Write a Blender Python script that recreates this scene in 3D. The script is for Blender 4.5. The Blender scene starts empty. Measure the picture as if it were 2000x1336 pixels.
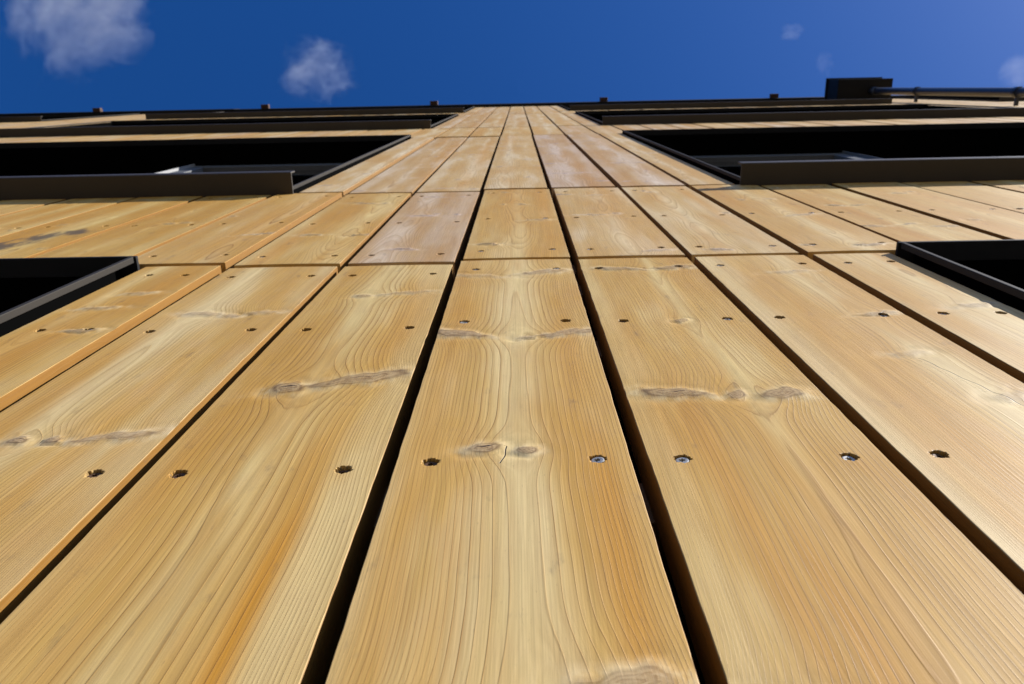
import bpy, math, random
import numpy as np
from mathutils import Matrix, Vector

R_ = math.radians
scene = bpy.context.scene
COL = scene.collection

# ------------------------------------------------------------------ camera
CZ = 1.30                                   # eye height above the ground
cam_d = bpy.data.cameras.new('camera')
cam = bpy.data.objects.new('camera', cam_d); COL.objects.link(cam)
right = Vector((0.99977739, 0.02019154, 0.00612191))
down = Vector((-0.01737226, 0.9524309, -0.30425907))
fwd = Vector((-0.01197416, 0.30408499, 0.95256965))
M = Matrix.Identity(4)
for i in range(3):
    M[i][0] = right[i]; M[i][1] = -down[i]; M[i][2] = -fwd[i]
M.translation = Vector((0.00628, -0.21083, CZ))
cam.matrix_world = M
cam_d.sensor_width = 36.0
cam_d.lens = 1556.0 / 2000.0 * 36.0
cam_d.clip_start = 0.01; cam_d.clip_end = 20000
cam_d.dof.use_dof = True
cam_d.dof.focus_distance = 0.50
cam_d.dof.aperture_fstop = 24.0
scene.camera = cam

# ------------------------------------------------------------------ sky, sun, exposure
SUN_EL, SUN_AZ = R_(35), R_(66)             # azimuth measured from the wall normal towards +x
to_sun = Vector((math.sin(SUN_AZ) * math.cos(SUN_EL), -math.cos(SUN_AZ) * math.cos(SUN_EL), math.sin(SUN_EL)))
w = bpy.data.worlds.new('World'); scene.world = w; w.use_nodes = True
nt = w.node_tree; nt.nodes.clear()
sky = nt.nodes.new('ShaderNodeTexSky'); sky.sky_type = 'NISHITA'; sky.sun_disc = False
sky.sun_elevation = SUN_EL
sky.sun_rotation = math.atan2(to_sun.x, to_sun.y)
sky.altitude = 1500; sky.air_density = 1.0; sky.dust_density = 1.6; sky.ozone_density = 6.0
hs = nt.nodes.new('ShaderNodeHueSaturation'); hs.inputs['Saturation'].default_value = 1.235; hs.inputs['Hue'].default_value = 0.510
bg = nt.nodes.new('ShaderNodeBackground'); bg.inputs['Strength'].default_value = 0.078
wo = nt.nodes.new('ShaderNodeOutputWorld')
nt.links.new(sky.outputs[0], hs.inputs['Color']); nt.links.new(hs.outputs[0], bg.inputs['Color'])
nt.links.new(bg.outputs[0], wo.inputs['Surface'])
sd = bpy.data.lights.new('sun', 'SUN'); sd.energy = 4.4; sd.angle = R_(0.5); sd.color = (1.0, 0.96, 0.90)
so = bpy.data.objects.new('sun', sd); COL.objects.link(so)
so.rotation_euler = to_sun.to_track_quat('Z', 'Y').to_euler()
scene.view_settings.view_transform = 'Standard'; scene.view_settings.look = 'None'
scene.view_settings.gamma = 1.0; scene.view_settings.use_curve_mapping = False
scene.view_settings.exposure = 1.0

# ------------------------------------------------------------------ materials
def new_mat(name):
    m = bpy.data.materials.new(name); m.use_nodes = True
    return m, m.node_tree, m.node_tree.nodes['Principled BSDF']

class G:
    """small helper to write node maths"""
    def __init__(s, nt): s.nt = nt
    def n(s, t, **k):
        o = s.nt.nodes.new(t)
        for a, b in k.items(): setattr(o, a, b)
        return o
    def link(s, a, b): s.nt.links.new(a, b)
    def val(s, sock, v):
        if isinstance(v, bpy.types.NodeSocket): s.link(v, sock)
        else: sock.default_value = v
    def m(s, op, a, b=None, c=None, clamp=False):
        o = s.n('ShaderNodeMath', operation=op, use_clamp=clamp)
        s.val(o.inputs[0], a)
        if b is not None: s.val(o.inputs[1], b)
        if c is not None: s.val(o.inputs[2], c)
        return o.outputs[0]
    def ss(s, x, a, b, lo=0.0, hi=1.0):
        o = s.n('ShaderNodeMapRange', interpolation_type='SMOOTHSTEP')
        s.val(o.inputs[0], x)
        for i, v in enumerate((a, b, lo, hi)): s.val(o.inputs[i + 1], v)
        return o.outputs[0]
    def mix(s, f, a, b, blend='MIX'):
        o = s.n('ShaderNodeMix', data_type='RGBA', blend_type=blend)
        s.val(o.inputs[0], f); 
        for sock, v in ((o.inputs[6], a), (o.inputs[7], b)):
            if isinstance(v, bpy.types.NodeSocket): s.link(v, sock)
            else: sock.default_value = (*v, 1.0)
        return o.outputs[2]
    def attr(s, name, t='GEOMETRY'):
        o = s.n('ShaderNodeAttribute', attribute_name=name, attribute_type=t)
        return o.outputs['Fac']
    def noise(s, vec, scale, detail=2.0, rough=0.5, dim='3D'):
        o = s.n('ShaderNodeTexNoise', noise_dimensions=dim)
        if vec is not None: s.link(vec, o.inputs['Vector'])
        o.inputs['Scale'].default_value = scale; o.inputs['Detail'].default_value = detail
        o.inputs['Roughness'].default_value = rough
        return o.outputs['Fac']
    def mapv(s, vec, scale):
        o = s.n('ShaderNodeVectorMath', operation='MULTIPLY'); s.link(vec, o.inputs[0]); o.inputs[1].default_value = scale
        return o.outputs[0]
    def addv(s, a, b):
        o = s.n('ShaderNodeVectorMath', operation='ADD'); s.link(a, o.inputs[0]); s.link(b, o.inputs[1])
        return o.outputs[0]

def wood_material():
    m, nt, bs = new_mat('larch_board')
    g = G(nt)
    tc = g.n('ShaderNodeTexCoord').outputs['Object']
    seed = g.attr('seed', 'OBJECT'); tint = g.attr('tint', 'OBJECT')
    cs = g.n('ShaderNodeCombineXYZ'); g.link(seed, cs.inputs[0]); g.link(seed, cs.inputs[1])
    co = g.addv(tc, cs.outputs[0])
    ring = g.attr('ring'); knot = g.attr('knot'); halo = g.attr('halo'); warm = g.attr('warm')
    pale = g.attr('pale'); kr = g.attr('kring'); crack = g.attr('crack'); endg = g.attr('endgrain')
    sap = g.attr('sap'); kn_ = g.attr('kn'); ks_ = g.attr('ks')
    # fine wobble of the growth rings
    wob = g.noise(g.mapv(co, (1, 1, 0.05)), 150.0, 2.0)
    rg = g.m('ADD', ring, g.m('MULTIPLY', g.m('SUBTRACT', wob, 0.5), 0.26))
    f = g.m('FRACT', rg)
    late = g.m('MULTIPLY', g.ss(f, 0.45, 0.93), g.ss(f, 0.955, 1.0, 1.0, 0.0))
    line = g.m('ADD', g.m('MULTIPLY', late, 0.26), g.m('MULTIPLY', g.m('MULTIPLY', g.ss(f, 0.855, 0.94), g.ss(f, 0.95, 0.985, 1.0, 0.0)), 0.76))
    # each ring has its own strength
    ridx = g.m('FLOOR', rg)
    wn = g.n('ShaderNodeTexWhiteNoise', noise_dimensions='2D')
    cx = g.n('ShaderNodeCombineXYZ'); g.link(ridx, cx.inputs[0]); g.link(seed, cx.inputs[1]); g.link(cx.outputs[0], wn.inputs['Vector'])
    rstr = g.m('MULTIPLY_ADD', wn.outputs['Value'], 0.6, 0.42)
    patch = g.noise(g.mapv(co, (1, 1, 0.12)), 22.0, 2.0)
    contrast = g.m('MULTIPLY', rstr, g.ss(patch, 0.25, 0.7, 0.5, 1.0))
    contrast = g.m('MULTIPLY', contrast, g.m('MULTIPLY_ADD', sap, -0.45, 1.0))
    contrast = g.m('MULTIPLY', contrast, g.m('MULTIPLY_ADD', g.ss(pale, 0.35, 0.9), -0.55, 1.0))
    fib = g.noise(g.mapv(co, (1, 1, 0.014)), 900.0, 3.0, 0.65)
    fib2 = g.noise(g.mapv(co, (1, 1, 0.02)), 230.0, 2.0, 0.6)
    blot = g.noise(g.mapv(co, (1, 1, 0.16)), 17.0, 3.0, 0.55)
    mott = g.noise(g.mapv(co, (1, 1, 0.45)), 60.0, 3.0, 0.6)
    early = (0.545, 0.342, 0.098); palec = (0.640, 0.485, 0.222); warmc = (0.510, 0.240, 0.028); sapc = (0.590, 0.430, 0.190)
    c = g.mix(g.ss(pale, 0.15, 0.85), early, palec)
    c = g.mix(g.m('MULTIPLY', sap, 0.7), c, sapc)
    c = g.mix(g.ss(blot, 0.45, 0.66, 0.0, 0.75), c, (0.490, 0.265, 0.050))
    c = g.mix(g.ss(blot, 0.48, 0.30, 0.0, 0.75), c, (0.665, 0.510, 0.248))
    c = g.mix(g.ss(mott, 0.35, 0.75, 0.0, 0.22), c, (0.52, 0.34, 0.17))
    c = g.mix(warm, c, warmc)
    lc = g.mix(warm, (0.245, 0.122, 0.028), (0.27, 0.105, 0.012))
    c = g.mix(g.m('MULTIPLY', g.m('MULTIPLY', line, contrast), 1.18, clamp=True), c, lc)
    # the late half of each ring is a little warmer
    c = g.mix(g.m('MULTIPLY', g.ss(f, 0.2, 0.9), 0.14), c, (0.43, 0.24, 0.062))
    c = g.mix(1.0, c, g.mix(fib, (0.74, 0.73, 0.70), (1.22, 1.22, 1.23)), 'MULTIPLY')
    c = g.mix(1.0, c, g.mix(fib2, (0.86, 0.85, 0.82), (1.10, 1.11, 1.13)), 'MULTIPLY')
    rv = g.n('ShaderNodeCombineXYZ'); g.link(g.m('MULTIPLY', rg, 4.5), rv.inputs[0]); g.link(seed, rv.inputs[1]); g.link(g.m('MULTIPLY', patch, 3.0), rv.inputs[2])
    fine = g.noise(rv.outputs[0], 1.0, 2.0, 0.6)
    c = g.mix(1.0, c, g.mix(fine, (0.78, 0.75, 0.68), (1.20, 1.22, 1.27)), 'MULTIPLY')
    # halo of pale, dipping grain round the knots, then the knots
    hn = g.noise(g.mapv(co, (1, 1, 0.6)), 110.0, 3.0, 0.6)
    c = g.mix(g.m('MULTIPLY', halo, g.ss(hn, 0.35, 0.68, 0.10, 0.80)), c, (0.655, 0.515, 0.290))
    kv = g.n('ShaderNodeCombineXYZ'); g.link(g.m('MULTIPLY', kn_, 3.2), kv.inputs[0]); g.link(g.m('MULTIPLY', ks_, 1.3), kv.inputs[1]); g.link(seed, kv.inputs[2])
    kst = g.noise(kv.outputs[0], 1.6, 4.0, 0.65)
    kn = g.noise(co, 420.0, 3.0, 0.65)
    kf = g.m('FRACT', g.m('ADD', g.m('MULTIPLY', kr, 4.0), g.m('MULTIPLY', kst, 1.6)))
    kc = g.mix(g.ss(kf, 0.3, 0.95), (0.37, 0.250, 0.125), (0.215, 0.128, 0.056))
    kc = g.mix(g.ss(kst, 0.50, 0.72, 0.0, 0.85), kc, (0.51, 0.375, 0.215))
    kc = g.mix(g.ss(kst, 0.46, 0.30, 0.0, 0.75), kc, (0.16, 0.092, 0.040))
    kc = g.mix(g.m('MULTIPLY', g.ss(kr, 0.66, 0.82), g.ss(kr, 0.86, 1.02, 1.0, 0.0)), kc, (0.14, 0.082, 0.036))
    c = g.mix(g.m('MULTIPLY', knot, g.ss(kn, 0.2, 0.6, 0.70, 0.92)), c, kc)
    chm = g.attr('chm'); cd = g.m('ABSOLUTE', g.attr('chk'))
    crack = g.m('MAXIMUM', crack, g.m('MULTIPLY', g.ss(cd, g.m('MULTIPLY', chm, 0.35), g.m('ADD', chm, 0.05), 1.0, 0.0), g.ss(chm, 0.0, 0.2, 0.0, 0.95)))
    c = g.mix(crack, c, (0.012, 0.008, 0.005))
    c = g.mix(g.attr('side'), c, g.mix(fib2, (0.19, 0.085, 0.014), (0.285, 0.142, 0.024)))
    c = g.mix(g.m('MULTIPLY', endg, 0.92), c, (0.085, 0.042, 0.018))
    stn = g.attr('stain'); sn = g.noise(g.mapv(co, (1, 1, 0.35)), 70.0, 4.0, 0.65)
    c = g.mix(g.m('MULTIPLY', g.ss(g.m('ADD', g.m('MULTIPLY', stn, 0.55), g.m('MULTIPLY', sn, 1.1)), 0.66, 1.02), 0.85), c, (0.085, 0.070, 0.060))
    # board-to-board colour: negative = yellow, positive = paler and bluer, painting sky sheen on upper boards
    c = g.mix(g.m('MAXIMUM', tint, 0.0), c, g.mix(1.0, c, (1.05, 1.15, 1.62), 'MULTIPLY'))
    c = g.mix(g.m('MAXIMUM', g.m('MULTIPLY', tint, -1.0), 0.0), c, g.mix(1.0, c, (0.94, 0.90, 0.68), 'MULTIPLY'))
    c = g.mix(g.attr('rosy', 'OBJECT'), c, g.mix(1.0, c, (0.80, 0.745, 0.90), 'MULTIPLY'))
    dirt = g.noise(g.mapv(co, (1, 1, 0.12)), 1300.0, 2.0, 0.7)
    c = g.mix(g.ss(dirt, 0.66, 0.78, 0.0, 0.40), c, (0.16, 0.10, 0.06))
    g.link(c, bs.inputs['Base Color'])
    rough = g.m('ADD', g.m('MULTIPLY_ADD', fib2, 0.20, 0.48), g.m('MULTIPLY', knot, -0.06))
    g.link(rough, bs.inputs['Roughness'])
    bs.inputs['Specular IOR Level'].default_value = 0.22
    h = g.m('ADD', g.m('MULTIPLY', g.m('MULTIPLY', line, g.m('SUBTRACT', 1.0, knot)), 0.45), g.m('MULTIPLY', fib, 0.55))
    h = g.m('ADD', h, g.m('MULTIPLY', fib2, 0.7))
    h = g.m('SUBTRACT', h, g.m('MULTIPLY', crack, 2.5))
    h = g.m('ADD', h, g.m('MULTIPLY', g.m('MULTIPLY', g.m('MAXIMUM', halo, knot), hn), 2.2))
    b = g.n('ShaderNodeBump'); b.inputs['Strength'].default_value = 0.8; b.inputs['Distance'].default_value = 0.00022
    g.link(h, b.inputs['Height']); g.link(b.outputs[0], bs.inputs['Normal'])
    return m

def plain(name, col, rough, spec=0.5, metal=0.0, var=0.15, scale=30.0, bump=0.0):
    m, nt, bs = new_mat(name); g = G(nt)
    tc = g.n('ShaderNodeTexCoord').outputs['Object']
    nz = g.noise(tc, scale, 4.0, 0.6)
    c = g.mix(nz, tuple(v * (1 - var) for v in col), tuple(min(1, v * (1 + var)) for v in col))
    g.link(c, bs.inputs['Base Color'])
    g.link(g.m('MULTIPLY_ADD', nz, 0.2, rough - 0.1), bs.inputs['Roughness'])
    bs.inputs['Specular IOR Level'].default_value = spec; bs.inputs['Metallic'].default_value = metal
    if bump:
        b = g.n('ShaderNodeBump'); b.inputs['Distance'].default_value = bump; b.inputs['Strength'].default_value = 0.6
        g.link(nz, b.inputs['Height']); g.link(b.outputs[0], bs.inputs['Normal'])
    return m

WOOD = wood_material()
BATTEN = plain('batten_timber', (0.20, 0.115, 0.055), 0.8, 0.2, var=0.3, scale=60)
MEMBRANE = plain('black_membrane', (0.012, 0.011, 0.010), 0.9, 0.1)
METAL = plain('anthracite_metal', (0.044, 0.037, 0.030), 0.5, 0.3, var=0.12, scale=18)
JAMB = plain('grey_flashing', (0.085, 0.082, 0.080), 0.45, 0.5, var=0.12, scale=18)
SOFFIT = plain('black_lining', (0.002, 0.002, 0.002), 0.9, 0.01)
TRIM = plain('dark_trim', (0.034, 0.030, 0.025), 0.6, 0.10, var=0.12, scale=18)
BLACK = plain('black_metal', (0.009, 0.009, 0.010), 0.6, 0.2)
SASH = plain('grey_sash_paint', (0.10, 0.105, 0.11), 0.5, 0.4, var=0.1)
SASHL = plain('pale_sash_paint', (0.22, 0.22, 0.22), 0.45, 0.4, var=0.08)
STEEL = plain('zinc_screw', (0.50, 0.48, 0.43), 0.42, 0.5, metal=0.55, var=0.2, scale=600)
BRACKET = plain('brown_block', (0.07, 0.032, 0.020), 0.7, 0.3, var=0.3, scale=40)
PIPE = plain('dark_blue_grey_pipe', (0.030, 0.036, 0.052), 0.32, 0.5, var=0.12)
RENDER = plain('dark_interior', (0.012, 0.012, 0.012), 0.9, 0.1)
GROUND = plain('gravel_ground', (0.115, 0.105, 0.092), 0.9, 0.2, var=0.5, scale=8, bump=0.02)
gm, gnt, gbs = new_mat('window_glass')
gbs.inputs['Base Color'].default_value = (0.9, 0.95, 0.95, 1); gbs.inputs['Roughness'].default_value = 0.02
gbs.inputs['Transmission Weight'].default_value = 1.0; gbs.inputs['IOR'].default_value = 1.45
GLASS = gm

# ------------------------------------------------------------------ object helpers
def link_mesh(name, me, mat, parent=None):
    o = bpy.data.objects.new(name, me); COL.objects.link(o)
    if mat is not None and not me.materials: me.materials.append(mat)
    if parent is not None: o.parent = parent
    return o

def empty(name, loc=(0, 0, 0), parent=None):
    o = bpy.data.objects.new(name, None); COL.objects.link(o); o.location = loc
    o.empty_display_size = 0.1
    if parent is not None: o.parent = parent
    return o

class MB:
    def __init__(s): s.v = []; s.f = []
    def box(s, x0, x1, y0, y1, z0, z1):
        b = len(s.v)
        s.v += [(x, y, z) for z in (z0, z1) for y in (y0, y1) for x in (x0, x1)]
        s.f += [tuple(b + i for i in q) for q in ((0, 2, 3, 1), (4, 5, 7, 6), (0, 1, 5, 4), (1, 3, 7, 5), (3, 2, 6, 7), (2, 0, 4, 6))]
        return s
    def tube(s, p0, p1, r, n=20, r1=None):
        r1 = r if r1 is None else r1
        p0 = Vector(p0); p1 = Vector(p1); d = (p1 - p0).normalized()
        a = d.orthogonal().normalized(); c = d.cross(a); b = len(s.v)
        for p, rr in ((p0, r), (p1, r1)):
            for i in range(n):
                t = 2 * math.pi * i / n; s.v.append(tuple(p + a * rr * math.cos(t) + c * rr * math.sin(t)))
        for i in range(n):
            j = (i + 1) % n; s.f.append((b + i, b + j, b + n + j, b + n + i))
        s.f.append(tuple(b + i for i in reversed(range(n)))); s.f.append(tuple(b + n + i for i in range(n)))
        return s
    def build(s, name, mat, parent=None, bevel=0.0, smooth=False):
        me = bpy.data.meshes.new(name); me.from_pydata(s.v, [], s.f); me.update()
        o = link_mesh(name, me, mat, parent)
        if bevel:
            md = o.modifiers.new('bevel', 'BEVEL'); md.width = bevel; md.segments = 2; md.limit_method = 'ANGLE'
        if smooth:
            for p in me.polygons: p.use_smooth = len(p.vertices) == 4
        return o

# ------------------------------------------------------------------ boards
PITCH, GAP, THICK = 0.150, 0.0105, 0.027
SCREW_DX = 0.0490

def sstep(a, b, x):
    t = np.clip((x - a) / (b - a), 0, 1); return t * t * (3 - 2 * t)

def knotd(x, z, a, b, phi=0.0, taper=0.0, crack=0.0, amp=None, dark=1.0):
    return dict(x=x, z=z, a=a, b=b, phi=math.radians(phi), taper=taper, crack=crack, amp=amp, dark=dark)

def board_mesh(name, x0, x1, z0, z1, spec, nx, dz, screws=(), hole=None, fine_from=None):
    """One board: rounded front face with real screw holes, sides and ends. spec describes its log:
    pith position behind the face, ring width, knots, warm streaks."""
    rng = np.random.default_rng(spec['seed'])
    rd = 0.0005
    xs = list(np.linspace(x0 + rd, x1 - rd, nx))
    if fine_from is not None and fine_from > z0:
        zs = list(np.arange(z0 + rd, fine_from, 0.03)) + list(np.arange(fine_from, z1 - rd, dz))
    else:
        zs = list(np.linspace(z0 + rd, z1 - rd, max(3, int((z1 - z0) / dz))))
    if zs[-1] < z1 - rd - 1e-6: zs.append(z1 - rd)
    if hole:
        hs_, hr = hole
        for sx in sorted({round(s[0], 3) for s in screws}):
            lo, hi = sx - hr * 1.5, sx + hr * 1.5
            xs = [v for v in xs if v < lo or v > hi or v in (xs[0], xs[-1])] + list(np.arange(lo, hi + 1e-6, hs_))
        for sz in sorted({round(s[1], 2) for s in screws}):
            lo, hi = sz - hr * 1.5 - .004, sz + hr * 1.5 + .004
            zs = [v for v in zs if v < lo or v > hi or v in (zs[0], zs[-1])] + list(np.arange(lo, hi + 1e-6, hs_))
    xs = sorted(set(round(v, 5) for v in xs if x0 + rd - 1e-6 <= v <= x1 - rd + 1e-6))
    zs = sorted(set(round(v, 5) for v in zs if z0 + rd - 1e-6 <= v <= z1 - rd + 1e-6))
    # cross-section: side, arris, face, arris, side
    px = [x0, x0] + xs + [x1, x1]
    py = [THICK, rd] + [0] * len(xs) + [rd, THICK]
    pz = [z0, z0] + zs + [z1, z1]
    zy = [THICK, rd] + [0] * len(zs) + [rd, THICK]
    X, Z = np.meshgrid(np.array(px), np.array(pz))
    Y = np.maximum(np.array(py)[None, :], np.array(zy)[:, None])
    cxm = 0.5 * (x0 + x1)
    # uneven, slightly furred arrises
    e1 = 0.00012 * (np.interp(pz, np.linspace(z0, z1, 160), rng.normal(size=160)))
    e2 = 0.00012 * (np.interp(pz, np.linspace(z0, z1, 160), rng.normal(size=160)))
    X[:, :3] += e1[:, None]; X[:, -3:] += e2[:, None]
    # ---- growth rings
    ph = rng.uniform(0, 6.28, 12)
    def wander(z, amp, L):
        return amp * (np.sin(z / L * 6.28 + ph[0]) + .5 * np.sin(z / L * 13.7 + ph[1]) + .25 * np.sin(z / L * 27 + ph[2]))
    xr = X - cxm
    xp = xr - spec['px'] - wander(Z, spec.get('wan', .003), .9)
    xp = xp + 0.0003 * np.sin(Z * 31 + xr * 30 + ph[3]) + 0.00008 * np.sin(Z * 120 - xr * 60 + ph[4])
    yp = Y + spec['py'] + spec.get('tilt', 0.0) * (Z - 0.5 * (z0 + z1)) + wander(Z + .3, spec.get('ywan', .0022), .7)
    r = np.hypot(xp, yp)
    knot = np.zeros_like(X); halo = np.zeros_like(X); kring = np.ones_like(X) * 2; crack = np.zeros_like(X)
    hgt = np.zeros_like(X); chk = np.full_like(X, 9.0); chm = np.zeros_like(X); knc = np.zeros_like(X); ksc = np.zeros_like(X)
    for k in spec['knots']:
        dx, dzv = xr - k['x'], Z - k['z']
        dzv = dzv + .0015 * np.sin(dx * 180 + ph[5]) + .001 * np.sin(dx * 410 + ph[6])
        s = dx * math.cos(k['phi']) + dzv * math.sin(k['phi']); n = -dx * math.sin(k['phi']) + dzv * math.cos(k['phi'])
        be = k['b'] * (1 + k['taper'] * np.clip(s / k['a'], -1, 1))
        q = np.hypot(s / k['a'], n / be)
        qn = q + .10 * np.sin(s * 260 + ph[10]) * np.clip(np.abs(s) / k['a'], 0, 1) + .06 * np.sin(n * 700 + s * 150 + ph[11])
        mk = (1 - sstep(.70, 1.12, qn)) * k['dark']
        up = mk > knot
        kring = np.where(up, q, kring); knc = np.where(up, n / be, knc); ksc = np.where(up, s / k['a'] + k['x'] * 90, ksc)
        knot = np.maximum(knot, mk)
        hl = np.exp(-(np.maximum(q - .9, 0) / .75) ** 2)
        halo = np.maximum(halo, hl * np.exp(-(n / (k['b'] * 2.6)) ** 2) * min(1, k['dark'] + .3))
        amp = k['amp'] if k['amp'] is not None else 0.40 * k['b'] + .0015
        lev = np.clip(np.abs(xp) / np.hypot(xp, yp) * 1.15, 0.06, 1)
        r = r - lev * (amp * np.exp(-(s / (1.15 * k['a'] + .010)) ** 2 - (n / (2.0 * k['b'] + .012)) ** 2) \
              + 0.35 * amp * np.exp(-(dx / .055) ** 2 - (dzv / (k['b'] * 2 + .022)) ** 2))
        hgt += 0.0009 * k['dark'] * np.exp(-(q / 1.2) ** 2) - 0.0006 * np.exp(-((q - 1.5) / .5) ** 2)
        if k['crack']:
            wv = .0008 * np.sin(s * 300 + ph[7]) + .22 * k['b']
            ins = (np.abs(s / k['a'] - .1) < .62) & (np.abs(n - wv) < .007)
            chk = np.where(ins, (n - wv) * 1000, chk)
            chm = np.where(ins, .9 * k['crack'] * np.clip(1 - np.abs(s / k['a'] - .1) / .62, 0, 1), chm)
    for line in spec.get('checks', ()):
        lz = [CZ + q[1] for q in line]; lx = [q[0] for q in line]
        if lz[0] > lz[-1]: lz.reverse(); lx.reverse()
        xc = np.interp(Z, lz, lx) + .0006 * np.sin(Z * 260 + ph[3]); inside = (Z >= lz[0]) & (Z <= lz[-1]) & (np.abs(xr - xc) < .006)
        chk = np.where(inside, (xr - xc) * 1000, chk); chm = np.where(inside, .5, chm)
    rw = spec['rw']
    rs = spec.get('rs', 1.0)
    sap = sstep(rs - .008, rs + .008, r + .0015 * np.sin(Z * 9 + ph[4]))
    u = r / rw + .55 * np.maximum(r - rs, 0) / rw
    u = u + .55 * np.sin(u * .42 + ph[8]) + .35 * np.sin(u * .19 + ph[9])
    pale = np.clip(1 - np.abs(xp) / (np.abs(r) + 1e-6) * 1.05, 0, 1) * spec.get('pale', 1.0)
    warm = np.zeros_like(X)
    for (wx, ww, wz, wl, wa) in spec.get('warm', ()):
        warm = np.maximum(warm, wa * np.exp(-((xr - wx - .25 * (xp - xr + spec['px'])) / ww) ** 2) * np.exp(-(((Z - wz) / wl) ** 2) ** 1.5))
    stain = np.zeros_like(X)
    for (qx, qz, rx, rz, qa) in spec.get('stain', ()):
        stain = np.maximum(stain, qa * np.exp(-((xr - qx) / rx) ** 2 - ((Z - CZ - qz) / rz) ** 2))
    # ---- relief: cupping, knots standing proud, screw pockets
    face = (Y < rd * .2)
    cup = spec.get('cup', .0006) * ((xr / .07) ** 2 - .5)
    Yd = Y + np.where(Y < rd * 1.5, cup - hgt * face, 0)
    if hole:
        for (sx, sz) in screws:
            ang = np.arctan2(Z - sz, X - sx)
            jag = 1 + .07 * np.sin(ang * 5 + sx * 900) + .06 * np.sin(ang * 9 + sz * 700) + .05 * np.sin(ang * 14 + sz * 300)
            q = np.hypot(X - sx, Z - sz) / (hr * jag)
            Yd += np.where(face, .0036 * (1 - sstep(.90, 1.03, q)), 0)
            crack = np.maximum(crack, np.where(face, .62 * sstep(.60, .85, q) * (1 - sstep(.98, 1.10, q)), 0))  # darkens pocket walls in the colour, so the sunlit side reads shaded
            warm = np.maximum(warm, .28 * np.exp(-((X - sx) / .006) ** 2 - ((Z - sz + .006) / .014) ** 2))
    nz_, nx_ = X.shape
    verts = np.stack([X, Yd, Z], -1).reshape(-1, 3)
    idx = np.arange(nz_ * nx_).reshape(nz_, nx_)
    quads = np.stack([idx[:-1, :-1], idx[:-1, 1:], idx[1:, 1:], idx[1:, :-1]], -1).reshape(-1, 4)
    fr_ = np.zeros((nz_ - 1, nx_ - 1), bool); fr_[2:-2, 2:-2] = True
    cor = [Yd[:-1, :-1], Yd[1:, :-1], Yd[:-1, 1:], Yd[1:, 1:]]
    fr_ &= (np.maximum.reduce(cor) - np.minimum.reduce(cor)) < .0009
    fr_ = fr_.ravel()
    quads = np.where(fr_[:, None], quads, quads + len(verts))          # sides and pocket walls do not share the face's vertices
    used, inv = np.unique(quads, return_inverse=True)
    quads = inv.reshape(-1, 4); used = used % len(verts); verts = verts[used]
    me = bpy.data.meshes.new(name)
    me.vertices.add(len(verts)); me.vertices.foreach_set('co', verts.astype(np.float32).ravel())
    me.loops.add(quads.size); me.loops.foreach_set('vertex_index', quads.astype(np.int32).ravel())
    me.polygons.add(len(quads)); me.polygons.foreach_set('loop_start', np.arange(0, quads.size, 4, dtype=np.int32))
    me.update(calc_edges=True)
    me.polygons.foreach_set('use_smooth', fr_)
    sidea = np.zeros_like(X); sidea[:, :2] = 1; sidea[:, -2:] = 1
    endg = np.zeros_like(X); endg[:1, :] = 1; endg[-1:, :] = 1
    for nm, arr in (('ring', u), ('knot', knot), ('halo', halo), ('kring', kring), ('crack', crack), ('warm', warm), ('pale', pale), ('endgrain', endg), ('sap', sap), ('kn', knc), ('chk', chk), ('chm', chm), ('side', sidea), ('stain', stain), ('ks', ksc)):
        a = me.attributes.new(nm, 'FLOAT', 'POINT'); a.data.foreach_set('value', arr.astype(np.float32).ravel()[used])
    me.materials.append(WOOD)
    return me

def random_spec(seed, z0, z1):
    rng = np.random.default_rng(seed * 7 + 3)
    kn = []; z = z0 + rng.uniform(.02, .25)
    while z < z1 - .02:
        for _ in range(rng.integers(1, 4)):
            kx = rng.uniform(-.062, .062); spike = rng.random() < .5
            kn.append(knotd(kx, z + rng.normal() * .008, rng.uniform(.014, .028) if spike else rng.uniform(.005, .010), rng.uniform(.004, .008),
                            (rng.uniform(5, 22) * (1 if kx > 0 else -1)) if spike else rng.uniform(-20, 20), .3 if kx > 0 else -.3,
                            1.0 if rng.random() < .35 else 0, dark=rng.uniform(.45, .95)))
        z += rng.uniform(.17, .38)
    wm = [(rng.uniform(-.07, .07), rng.uniform(.008, .03), rng.uniform(z0, z1), rng.uniform(.2, .6), rng.uniform(.2, .65)) for _ in range(3)]
    return dict(seed=seed, px=rng.uniform(-.04, .04), py=rng.uniform(.018, .05), rw=rng.uniform(.0017, .0032), tilt=rng.uniform(-.02, .02),
                knots=kn, warm=wm, pale=rng.uniform(.6, 1.0), rs=rng.uniform(.055, .11), cup=rng.uniform(.0002, .0008))

bld = empty('timber_clad_building', (0, 0, 0))
bld['label'] = 'apartment building clad in vertical golden timber boards with wide black window openings'
bld['category'] = 'building'

# band limits, heights above the ground
J = [CZ + v for v in (-1.10, 1.006, 1.755, 3.80, 4.66, 6.92, 7.60, 9.66)]
JG = 0.018                                   # open joint between the bands
PIER = 0.4775                                # half width of a pier's boarding
BAY = 3.90

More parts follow.
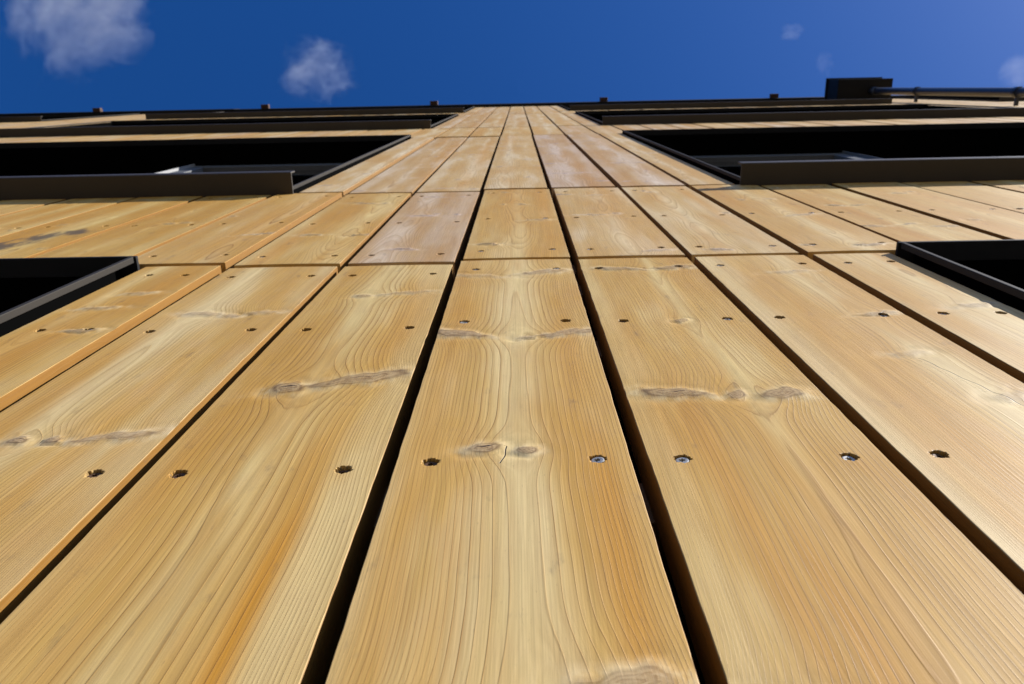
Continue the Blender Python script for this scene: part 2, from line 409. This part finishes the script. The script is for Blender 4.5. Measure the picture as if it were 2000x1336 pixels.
# the boards right in front of the lens, knot by knot (x from the board's centre, z above the eye)
def K(*a, **k):
    d = knotd(*a, **k); d['z'] += CZ; return d
NEAR = {
 0: dict(seed=101, rs=0.076, ywan=.0004, px=.004, py=.030, rw=.0023, tilt=.003, wan=.0018, pale=1.0, cup=.0005,
    knots=[K(-.018, .445, .0115, .0075, 4, crack=1.4), K(.008, .441, .0075, .006, -8), 
           K(-.048, .686, .030, .0095, -20, taper=-.45), K(.012, .672, .012, .0045, 10, dark=.5), K(.046, .683, .032, .0075, 20, taper=.4, dark=.85),
           K(-.040, .918, .034, .007, -16, taper=-.4, dark=.35), K(.032, .932, .030, .009, 20, taper=.4, dark=.7),
           K(.044, .241, .022, .009, 8, dark=.75), K(-.040, .215, .012, .006, 0)],
    checks=[[(-.0035, .449), (-.0075, .424)]],
    warm=[(-.055, .012, .45, .7, .35), (.052, .010, .34, .13, .75), (.047, .012, .62, .10, .45), (-.030, .010, .25, .2, .3)]),
 1: dict(seed=102, rs=0.070, ywan=.001, px=.014, py=.026, rw=.0026, tilt=-.010, wan=.003, pale=.85,
    knots=[K(-.034, .534, .027, .0090, -10, taper=-.3, crack=.7), K(.008, .529, .008, .0075, 0), K(.041, .530, .018, .0105, 14, taper=.2),
           K(-.022, .945, .030, .008, -14, taper=-.3, dark=.8), K(.043, .948, .026, .009, 16, taper=.3, crack=.8, dark=.8), K(.006, .718, .007, .006, 0, dark=.7),
           K(-.045, .225, .030, .009, -8, dark=.8)],
    warm=[(-.030, .012, .35, .22, .60), (-.012, .010, .27, .10, .65), (.012, .014, .30, .2, .40), (-.05, .012, .6, .3, .25), (.0, .02, .75, .1, .2)]),
 2: dict(seed=103, rs=0.085, ywan=.0007, px=.030, py=.030, rw=.0021, tilt=.004, wan=.002, pale=1.0,
    knots=[K(.046, .730, .020, .006, 16, taper=.3, crack=1.2, dark=.55), K(.020, .612, .016, .006, 12, dark=.3), K(.050, .518, .018, .008, 16, dark=.4),
           K(.022, .912, .024, .007, 10, dark=.4, crack=.6), K(-.02, .30, .010, .006, 0)],
    checks=[[(.022, .600), (.030, .560), (.045, .500), (.055, .45)]],
    warm=[(-.028, .020, .50, .25, .45), (-.05, .012, .35, .25, .45), (-.035, .014, .80, .15, .25)]),
 3: dict(seed=104, rs=0.08, px=.020, py=.034, rw=.0024, tilt=.01, wan=.002, pale=.9,
    knots=[K(.020, .752, .024, .007, 14, crack=.7, dark=.5), K(-.01, .50, .010, .006, 0)],
    warm=[(-.03, .015, .6, .3, .3)]),
 -1: dict(seed=105, rs=0.06, ywan=.0008, px=-.006, py=.034, rw=.0029, tilt=-.003, wan=.0035, pale=.9,
    knots=[K(-.022, .566, .013, .0115, 10, crack=2.0), K(.028, .583, .046, .0110, 22, taper=.45, crack=.4, dark=.95), 
           K(-.016, .848, .009, .007, 0, dark=.75), K(.028, .858, .034, .006, 14, taper=.3, dark=.6), K(-.02, .16, .012, .008, 0)],
    warm=[(.036, .008, .29, .13, 1.0), (.030, .012, .42, .10, .40), (-.055, .014, .38, .16, .5), (.045, .018, .78, .16, .45), (-.03, .012, .28, .12, .35)]),
 -2: dict(seed=106, rs=0.085, ywan=.0007, px=-.030, py=.030, rw=.0022, tilt=.005, wan=.002, pale=.95,
    knots=[K(-.026, .475, .008, .006, 0, crack=.6), K(-.003, .475, .006, .005, 10), K(.035, .480, .030, .0065, 14, taper=.35, dark=.85),
           K(-.018, .783, .022, .008, -8, dark=.6), K(.012, .775, .010, .006, 0, dark=.7), K(.04, .785, .018, .006, 14, dark=.5)],
    warm=[(.02, .012, .45, .25, .4), (-.05, .015, .6, .3, .3), (.05, .01, .3, .2, .35)]),
 -3: dict(seed=107, rs=0.075, px=-.02, py=.028, rw=.0025, tilt=-.01, wan=.003, pale=.9,
    knots=[K(.020, .718, .016, .006, 4, taper=.2, crack=1.6, dark=.8), K(-.005, .80, .020, .006, 8, dark=.7), K(.01, .862, .018, .006, 10, dark=.6), K(0, .5, .01, .006)],
    warm=[(.0, .02, .62, .2, .55), (.02, .02, .9, .15, .5), (-.03, .015, .75, .2, .35)]),
}
# ---- the screw: a sunk head with a star recess
def screw_mesh(mat):
    n = 24; v = []; f = []
    rings = [(.0043, .0002), (.0041, -.0005), (.0034, -.0008)]
    for rr, y in rings:
        for i in range(n):
            t = 2 * math.pi * i / n; v.append((rr * math.cos(t), y, rr * math.sin(t)))
    for y in (-.0008, .0012):
        for i in range(n):
            t = 2 * math.pi * i / n; rr = .0019 + .0006 * math.cos(6 * t); v.append((rr * math.cos(t), y, rr * math.sin(t)))
    for k in range(4):
        for i in range(n):
            j = (i + 1) % n; f.append((k * n + i, k * n + j, (k + 1) * n + j, (k + 1) * n + i))
    f.append(tuple(4 * n + i for i in range(n)))
    me = bpy.data.meshes.new('screw'); me.from_pydata(v, [], f); me.update(); me.materials.append(mat)
    return me
RUST = plain('rusty_screw', (0.105, 0.055, 0.028), 0.7, 0.3, metal=0.2, var=0.4, scale=900)
SCREW = screw_mesh(STEEL); SCREW_RUSTY = screw_mesh(RUST)
srng = random.Random(5)

COLY = {-1: .0040, -2: .0036}                # two columns of boards sit a little deeper than their neighbours
xrng = random.Random(77)
def add_board(me, x=0.0, z=0.0, seed=0, tint=0.0, yoff=0.0, rosy=0.0):
    o = bpy.data.objects.new('board', me); COL.objects.link(o); o.parent = bld
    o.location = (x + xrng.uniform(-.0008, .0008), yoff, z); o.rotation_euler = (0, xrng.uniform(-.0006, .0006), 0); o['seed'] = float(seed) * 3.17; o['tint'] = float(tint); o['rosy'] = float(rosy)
    return o

def add_screws(board, pts, depth=.0027):
    for (sx, sz) in pts:
        s = bpy.data.objects.new('screw', SCREW_RUSTY if srng.random() < (.85 if sx < -.07 else .3) else SCREW); COL.objects.link(s); s.parent = board
        if s.data is SCREW: depth = .0019
        else: depth = .0027
        s.location = (sx, depth + srng.uniform(-.0006, .0007), sz); s.rotation_euler = (srng.uniform(-.14, .14), srng.uniform(0, 6.28), srng.uniform(-.14, .14))

def board_limits(i):
    """edges of board i, cut at the pier edges"""
    c = i * PITCH
    return c - (PITCH - GAP) / 2, c + (PITCH - GAP) / 2

ROWS_W1 = [.427, .723, .953]; ROWS_S1 = [1.075, 1.351, 1.70]
TINT_W1 = {0: 0, 1: -.45, 2: .05, 3: .1, -1: -.3, -2: .1, -3: -.3}
for i, spec in NEAR.items():
    spec['warm'] = [(q[0], q[1], q[2] + CZ, q[3], q[4]) for q in spec['warm']]
    a, b = board_limits(i)
    a = max(a, -PIER); b = min(b, PIER)
    cm = .5 * (a + b)
    pts = []
    for zr in ROWS_W1 + [.13]:
        for sgn in (-1, 1):
            sx = i * PITCH + sgn * SCREW_DX
            if abs(i) == 3: sx = cm + sgn * (.023 if i < 0 else .026)
            pts.append((round(sx + srng.uniform(-.0015, .0015), 3), round(CZ + zr + srng.uniform(-.002, .002), 4)))
    me = board_mesh('board', a, b, J[0], J[1], spec, 58, .0042, pts, (.0008, .0048), CZ + .15)
    o = add_board(me, 0, 0, spec['seed'], TINT_W1[i], COLY.get(i, srng.uniform(-.0004, .0004)))
    add_screws(o, pts)

# ---- first spandrel band, each board its own
TINT_S1 = {-1: .7, 0: -.2, 1: .1, -2: -.3, 2: .5, 3: .1, -3: .2, 4: -.5, 5: -.6, 6: -.5, -4: -.8, -5: -.9, -6: -.9, 1: .5}
for i in range(-9, 10):
    a, b = board_limits(i)
    top = J[2] if abs(i) <= 3 else J[2] - .006
    near = abs(i) <= 6
    spec = random_spec(200 + i, J[1], top)
    if i == -1: spec['warm'] = []
    if i == -5: spec['stain'] = [(-.03, 1.17, .03, .05, 1.0), (0, 1.24, .025, .05, 1.0), (.035, 1.29, .025, .03, .9)]
    if i == -6: spec['stain'] = [(.045, 1.15, .03, .06, .8)]
    pts = [(round(i * PITCH + s * SCREW_DX + srng.uniform(-.002, .002), 3), round(CZ + zr + srng.uniform(-.003, .003), 4)) for zr in ROWS_S1 for s in (-1, 1)]
    me = board_mesh('board', a, b, J[1] + JG, top, spec, 34 if near else 14, .009 if near else .03, pts, (.0015, .0046) if near else None)
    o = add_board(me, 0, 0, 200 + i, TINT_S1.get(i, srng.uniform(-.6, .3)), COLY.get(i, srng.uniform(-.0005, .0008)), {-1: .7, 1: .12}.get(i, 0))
    if near: add_screws(o, pts)

# ---- second window band on the middle pier
for i in range(-3, 4):
    a, b = board_limits(i); a = max(a, -PIER); b = min(b, PIER)
    me = board_mesh('board', a, b, J[2] + JG, J[3], random_spec(300 + i, J[2], J[3]), 24, .018)
    add_board(me, 0, 0, 300 + i, {1: 1.0, 2: 1.0, -2: .8}.get(i, .7), COLY.get(i, srng.uniform(-.0005, .0008)), {1: .75, 2: .6, -2: .35}.get(i, .12))  # high tint paints the pale sky sheen into these boards

# ---- higher up: a few cuts of board, used again and again
def variants(n, width, length, base, nx, dz):
    return [board_mesh('board', -width / 2, width / 2, 0, length, random_spec(base + k, 0, length), nx, dz) for k in range(n)]
wfull = PITCH - GAP
edge_w = PIER - (2.5 * PITCH + GAP / 2)
vS2 = variants(6, wfull, J[4] - J[3] - JG, 400, 12, .03)
vS3 = variants(5, wfull, J[6] - J[5] - JG, 420, 8, .04)
vS1 = variants(3, wfull, J[2] - J[1] - JG, 440, 10, .04)
def pier_variants(z0, z1, base):
    return variants(5, wfull, z1 - z0 - JG, base, 10, .05), variants(3, edge_w, z1 - z0 - JG, base + 10, 8, .05)
vW = {0: pier_variants(J[0], J[1], 500), 2: pier_variants(J[2], J[3], 520), 4: pier_variants(J[4], J[5], 540), 6: pier_variants(J[6], J[7], 560)}
brng = random.Random(11)
def place(me, x, z):
    add_board(me, x, z, brng.randint(1, 9000) * .01, brng.uniform(.2, 1.0), brng.uniform(-.0005, .001), brng.choice((0, 0, .2, .4)))  # positive tint puts the same bluish sheen into the board colour
for i in range(-31, 32):
    if 9 < abs(i) <= 21: place(brng.choice(vS1), i * PITCH, J[1] + JG)
    if abs(i) <= 22: place(brng.choice(vS2), i * PITCH, J[3] + JG)
    place(brng.choice(vS3), i * PITCH, J[5] + JG)
for px in (-BAY, 0, BAY):
    for k, (full, edge) in vW.items():
        if px == 0 and k < 4: continue
        for i in range(-3, 4):
            if abs(i) == 3:
                x = (2.5 * PITCH + GAP / 2 + edge_w / 2) * (1 if i > 0 else -1)
                place(brng.choice(edge), px + x, J[k] + (JG if k else 0))
            else:
                place(brng.choice(full), px + i * PITCH, J[k] + (JG if k else 0))

# ---- what is behind the boards
for zr in ROWS_W1 + ROWS_S1 + [.13]:
    x = PIER - .01 if zr < 1.0 else 1.40
    MB().box(-x, x, THICK + .001, THICK + .023, CZ + zr - .024, CZ + zr + .024).build('batten', BATTEN, bld)
for px in (-BAY, 0, BAY):
    MB().box(px - .484, px + .484, .052, .30, 0.0, J[7] + .2).build('wall', MEMBRANE, bld)
for k in (1, 3, 5):
    for s in (-1, 1):
        x0, x1 = sorted((s * .4842, s * (BAY - .4842)))
        if k == 5: x1, x0 = (x1 + 4, x0) if s > 0 else (x1, x0 - 4)
        MB().box(x0, x1, .0525, .30, J[k] + .012, J[k + 1] - .012).build('wall', MEMBRANE, bld)
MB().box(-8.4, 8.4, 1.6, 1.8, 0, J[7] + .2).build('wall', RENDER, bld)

# ------------------------------------------------------------------ windows
def window(s, z0, z1, bay=0):
    """ribbon window between two piers; s = side, z0 sill height, z1 head height"""
    W = empty('window', (s * bay * BAY, 0, 0), bld)
    xa, xb = .488, BAY - .488
    def box(mb, x0, x1, *r):
        x0, x1 = sorted((s * x0, s * x1)); mb.box(x0, x1, *r); return mb
    front = -.0135
    for x0, x1, l0, l1 in ((xa + .003, xa + .009, xa + .022, xa + .027), (xb - .009, xb - .003, xb - .027, xb - .022)):
        m = MB(); box(m, x0, x1, front, front + .008, z0 + .004, z1 - .0055)
        m.build('jamb', TRIM, W, .0008)
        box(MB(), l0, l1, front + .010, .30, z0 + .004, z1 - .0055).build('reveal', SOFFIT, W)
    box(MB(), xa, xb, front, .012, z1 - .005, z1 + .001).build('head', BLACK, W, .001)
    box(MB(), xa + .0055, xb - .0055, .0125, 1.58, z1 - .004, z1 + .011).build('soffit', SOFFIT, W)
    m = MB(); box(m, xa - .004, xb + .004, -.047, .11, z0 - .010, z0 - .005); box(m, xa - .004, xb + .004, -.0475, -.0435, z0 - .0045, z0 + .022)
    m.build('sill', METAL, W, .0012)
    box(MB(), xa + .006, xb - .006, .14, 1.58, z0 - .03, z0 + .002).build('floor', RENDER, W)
    # fixed light next to the pier, then an inward-opening casement
    mu = 1.50
    fr = empty('frame', (0, 0, 0), W)
    m = MB()
    yf0, yf1 = .108, .165
    box(m, xa + .006, mu, yf0, yf1, z1 - .085, z1 - .0045); box(m, xa + .006, mu, yf0, yf1, z0 + .003, z0 + .085)
    box(m, xa + .006, xa + .07, yf0 + .001, yf1 - .001, z0 + .0855, z1 - .0855); box(m, mu - .06, mu, yf0 + .001, yf1 - .001, z0 + .0855, z1 - .0855)
    COL.objects.unlink(fr); bpy.data.objects.remove(fr)
    m.build('frame', SASH, W, .003)
    box(MB(), xa + .068, mu - .058, .13, .142, z0 + .083, z1 - .083).build('pane', GLASS, W)
    # casement, hinged on the mullion and standing open into the room
    ang = R_(24)
    length = 0.95
    def cas(name, u0, u1, v0, v1, za, zb, mat):
        mb = MB(); mb.box(u0, u1, v0, v1, za, zb)
        mb.v = [(s * (mu + .006 + u * math.cos(ang) - v * math.sin(ang)), .096 + u * math.sin(ang) + v * math.cos(ang), z) for (u, v, z) in mb.v]
        if s < 0: mb.f = [tuple(reversed(q)) for q in mb.f]
        return mb
    m1 = cas('', 0, length, 0, .05, z1 - .075, z1 - .012, 0); m2 = cas('', 0, length, 0, .05, z0 + .012, z0 + .075, 0)
    m3 = cas('', 0, .06, .001, .049, z0 + .0755, z1 - .0755, 0); m4 = cas('', length - .06, length, .001, .049, z0 + .0755, z1 - .0755, 0)
    al = MB()
    for q in (m1, m2, m3, m4):
        b0 = len(al.v); al.v += q.v; al.f += [tuple(b0 + t for t in ff) for ff in q.f]
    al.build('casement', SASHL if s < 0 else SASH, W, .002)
    p = cas('', .058, length - .058, .02, .032, z0 + .073, z1 - .073, 0); p.build('pane', GLASS, W)
    # second fixed light, set back
    m = MB()
    box(m, mu + .96, xb - .006, .30, .36, z1 - .085, z1 - .0045); box(m, mu + .96, xb - .006, .30, .36, z0 + .003, z0 + .085)
    box(m, mu + .96, mu + 1.03, .301, .359, z0 + .0855, z1 - .0855); box(m, xb - .07, xb - .006, .301, .359, z0 + .0855, z1 - .0855)
    m.build('frame', SASH, W, .003)
    box(MB(), mu + 1.028, xb - .068, .325, .337, z0 + .083, z1 - .083).build('pane', GLASS, W)
    return W
for s in (-1, 1):
    window(s, J[0] + .05, J[1] + .006)
    window(s, J[2] - .002, J[3])
    window(s, J[4] + .002, J[5])
    window(s, J[6] + .002, J[7] - .02)
    window(s, J[6] + .002, J[7] - .02, 1)
    window(s, J[4] + .002, J[5], 1)

# ------------------------------------------------------------------ roof edge
rf = MB(); rf.box(-8.4, 8.4, -.034, .6, J[7] + .004, J[7] + .22); rf.build('roof_fascia', BLACK, bld, .004)
MB().box(-8.4, -3.30, -.0385, -.0345, J[7] + .0, J[7] + .20).build('fascia_flashing', BLACK, bld, .001)
MB().box(-8.4, 8.4, .05, 6.0, J[7] + .2205, J[7] + .27).build('roof', METAL, bld)
for k in range(5):
    x = -4.94 + 1.985 * k
    m = MB(); m.box(x - .045, x + .045, -.082, -.0345, J[7] + .05, J[7] + .11); m.box(x - .03, x + .03, -.060, -.0350, J[7] + .1105, J[7] + .15)
    m.build('roof_bracket', BRACKET, bld, .004)

# ------------------------------------------------------------------ downpipe with its hopper
dp = empty('rainwater_downpipe', (3.80, 0, 0))
dp['label'] = 'dark rainwater downpipe hanging from a black box hopper under the roof edge'
dp['category'] = 'downpipe'
hz = CZ + 8.95
m = MB(); m.box(-.37, .21, -.225, -.003, hz, hz + .30); m.build('hopper', BLACK, dp, .006)
m = MB(); m.box(-.385, .225, -.24, -.002, hz + .3005, hz + .33); m.build('hopper_rim', BLACK, dp, .004)
m = MB(); m.tube((0, -.100, 0.05), (0, -.100, hz - .001), .035, 24); m.build('pipe', PIPE, dp, smooth=True)
m = MB(); m.tube((0, -.100, hz - .12), (0, -.100, hz - .002), .041, 24); m.build('collar', PIPE, dp, smooth=True)
for zb in (CZ + 7.95, CZ + 6.35, CZ + 4.7, CZ + 3.1, CZ + 1.5, CZ + .1):
    m = MB(); m.tube((0, -.100, zb - .02), (0, -.100, zb + .02), .042, 24); m.box(-.012, .012, -.062, -.002, zb - .012, zb + .012)
    m.box(-.05, -.03, -.11, -.09, zb - .015, zb + .015); m.box(.03, .05, -.11, -.09, zb - .015, zb + .015)
    m.build('pipe_bracket', PIPE, dp)

# ------------------------------------------------------------------ ground
def ground():
    n = 60; t = np.linspace(-1, 1, n); c = np.sign(t) * (np.abs(t) ** 3) * 600
    X, Y = np.meshgrid(c, c); Zg = .015 * np.sin(X * 1.7 + Y) * np.exp(-(X ** 2 + Y ** 2) / 900) - .02
    v = np.stack([X, Y, Zg], -1).reshape(-1, 3).tolist(); idx = np.arange(n * n).reshape(n, n)
    f = np.stack([idx[:-1, :-1], idx[:-1, 1:], idx[1:, 1:], idx[1:, :-1]], -1).reshape(-1, 4).tolist()
    me = bpy.data.meshes.new('ground'); me.from_pydata(v, [], f); me.update()
    o = link_mesh('ground', me, GROUND); o['kind'] = 'structure'; o['label'] = 'gravel ground in front of the building'
ground()

# ------------------------------------------------------------------ clouds: volumes far above the roof
def cloud_material(name, density, scale, thr, seed):
    m = bpy.data.materials.new(name); m.use_nodes = True; nt = m.node_tree; nt.nodes.clear(); g = G(nt)
    out = g.n('ShaderNodeOutputMaterial'); pv = g.n('ShaderNodeVolumePrincipled')
    pv.inputs['Color'].default_value = (1, 1, 1, 1); pv.inputs['Anisotropy'].default_value = 0.2
    tc = g.n('ShaderNodeTexCoord').outputs['Object']
    ln = g.n('ShaderNodeVectorMath', operation='LENGTH'); g.link(tc, ln.inputs[0])
    off = g.n('ShaderNodeVectorMath', operation='ADD'); g.link(tc, off.inputs[0]); off.inputs[1].default_value = (seed, seed * .7, seed * 1.3)
    n0 = g.n('ShaderNodeTexNoise'); g.link(off.outputs[0], n0.inputs['Vector']); n0.inputs['Scale'].default_value = 1.6; n0.inputs['Detail'].default_value = 3
    wv = g.n('ShaderNodeVectorMath', operation='MULTIPLY_ADD'); g.link(n0.outputs['Color'], wv.inputs[0]); wv.inputs[1].default_value = (.8, .8, .8); g.link(off.outputs[0], wv.inputs[2])
    n1 = g.noise(wv.outputs[0], scale * .6, 8.0, 0.70)
    fall = g.ss(ln.outputs['Value'], 0.30, 1.0, 0.0, 0.40)
    d = g.ss(g.m('SUBTRACT', n1, fall), thr, thr + .30)
    g.link(g.m('MULTIPLY', d, density), pv.inputs['Density'])
    g.link(pv.outputs[0], out.inputs['Volume'])
    return m
def cloud(px, py, dist, size, label, density, scale, thr, seed):
    """px, py: bearing in the photograph's pixel grid, turned into a place in the sky at its own distance"""
    d = right * (px - 1000) + down * (py - 668) + fwd * 1556.0
    p = M.translation + d.normalized() * dist
    import bmesh
    bm = bmesh.new(); bmesh.ops.create_icosphere(bm, subdivisions=3, radius=1.0)
    me = bpy.data.meshes.new('cloud'); bm.to_mesh(me); bm.free()
    o = link_mesh('cloud', me, cloud_material('cloud_vapour', density, scale, thr, seed)); o.location = p; o.scale = size
    o['label'] = label; o['category'] = 'cloud'; o['group'] = 'clouds in the blue sky'
    return o
cloud(140, 0, 1500, (210, 185, 18), 'largest white cloud, at the top left corner of the sky', .045, 4.6, .365, 3.0)
cloud(622, 138, 1500, (125, 98, 12), 'small wispy white cloud above the left half of the roof edge', .040, 4.4, .395, 8.0)
cloud(1545, 62, 1600, (40, 28, 16), 'tiny faint wisp of cloud high above the black hopper', .006, 1.8, .36, 15.0)
cloud(1612, 128, 1600, (34, 44, 16), 'tiny faint wisp of cloud just above the black hopper', .005, 1.8, .36, 21.0)
cloud(1990, 140, 1600, (60, 50, 20), 'faint wisp of cloud at the right edge of the sky', .006, 1.8, .36, 27.0)
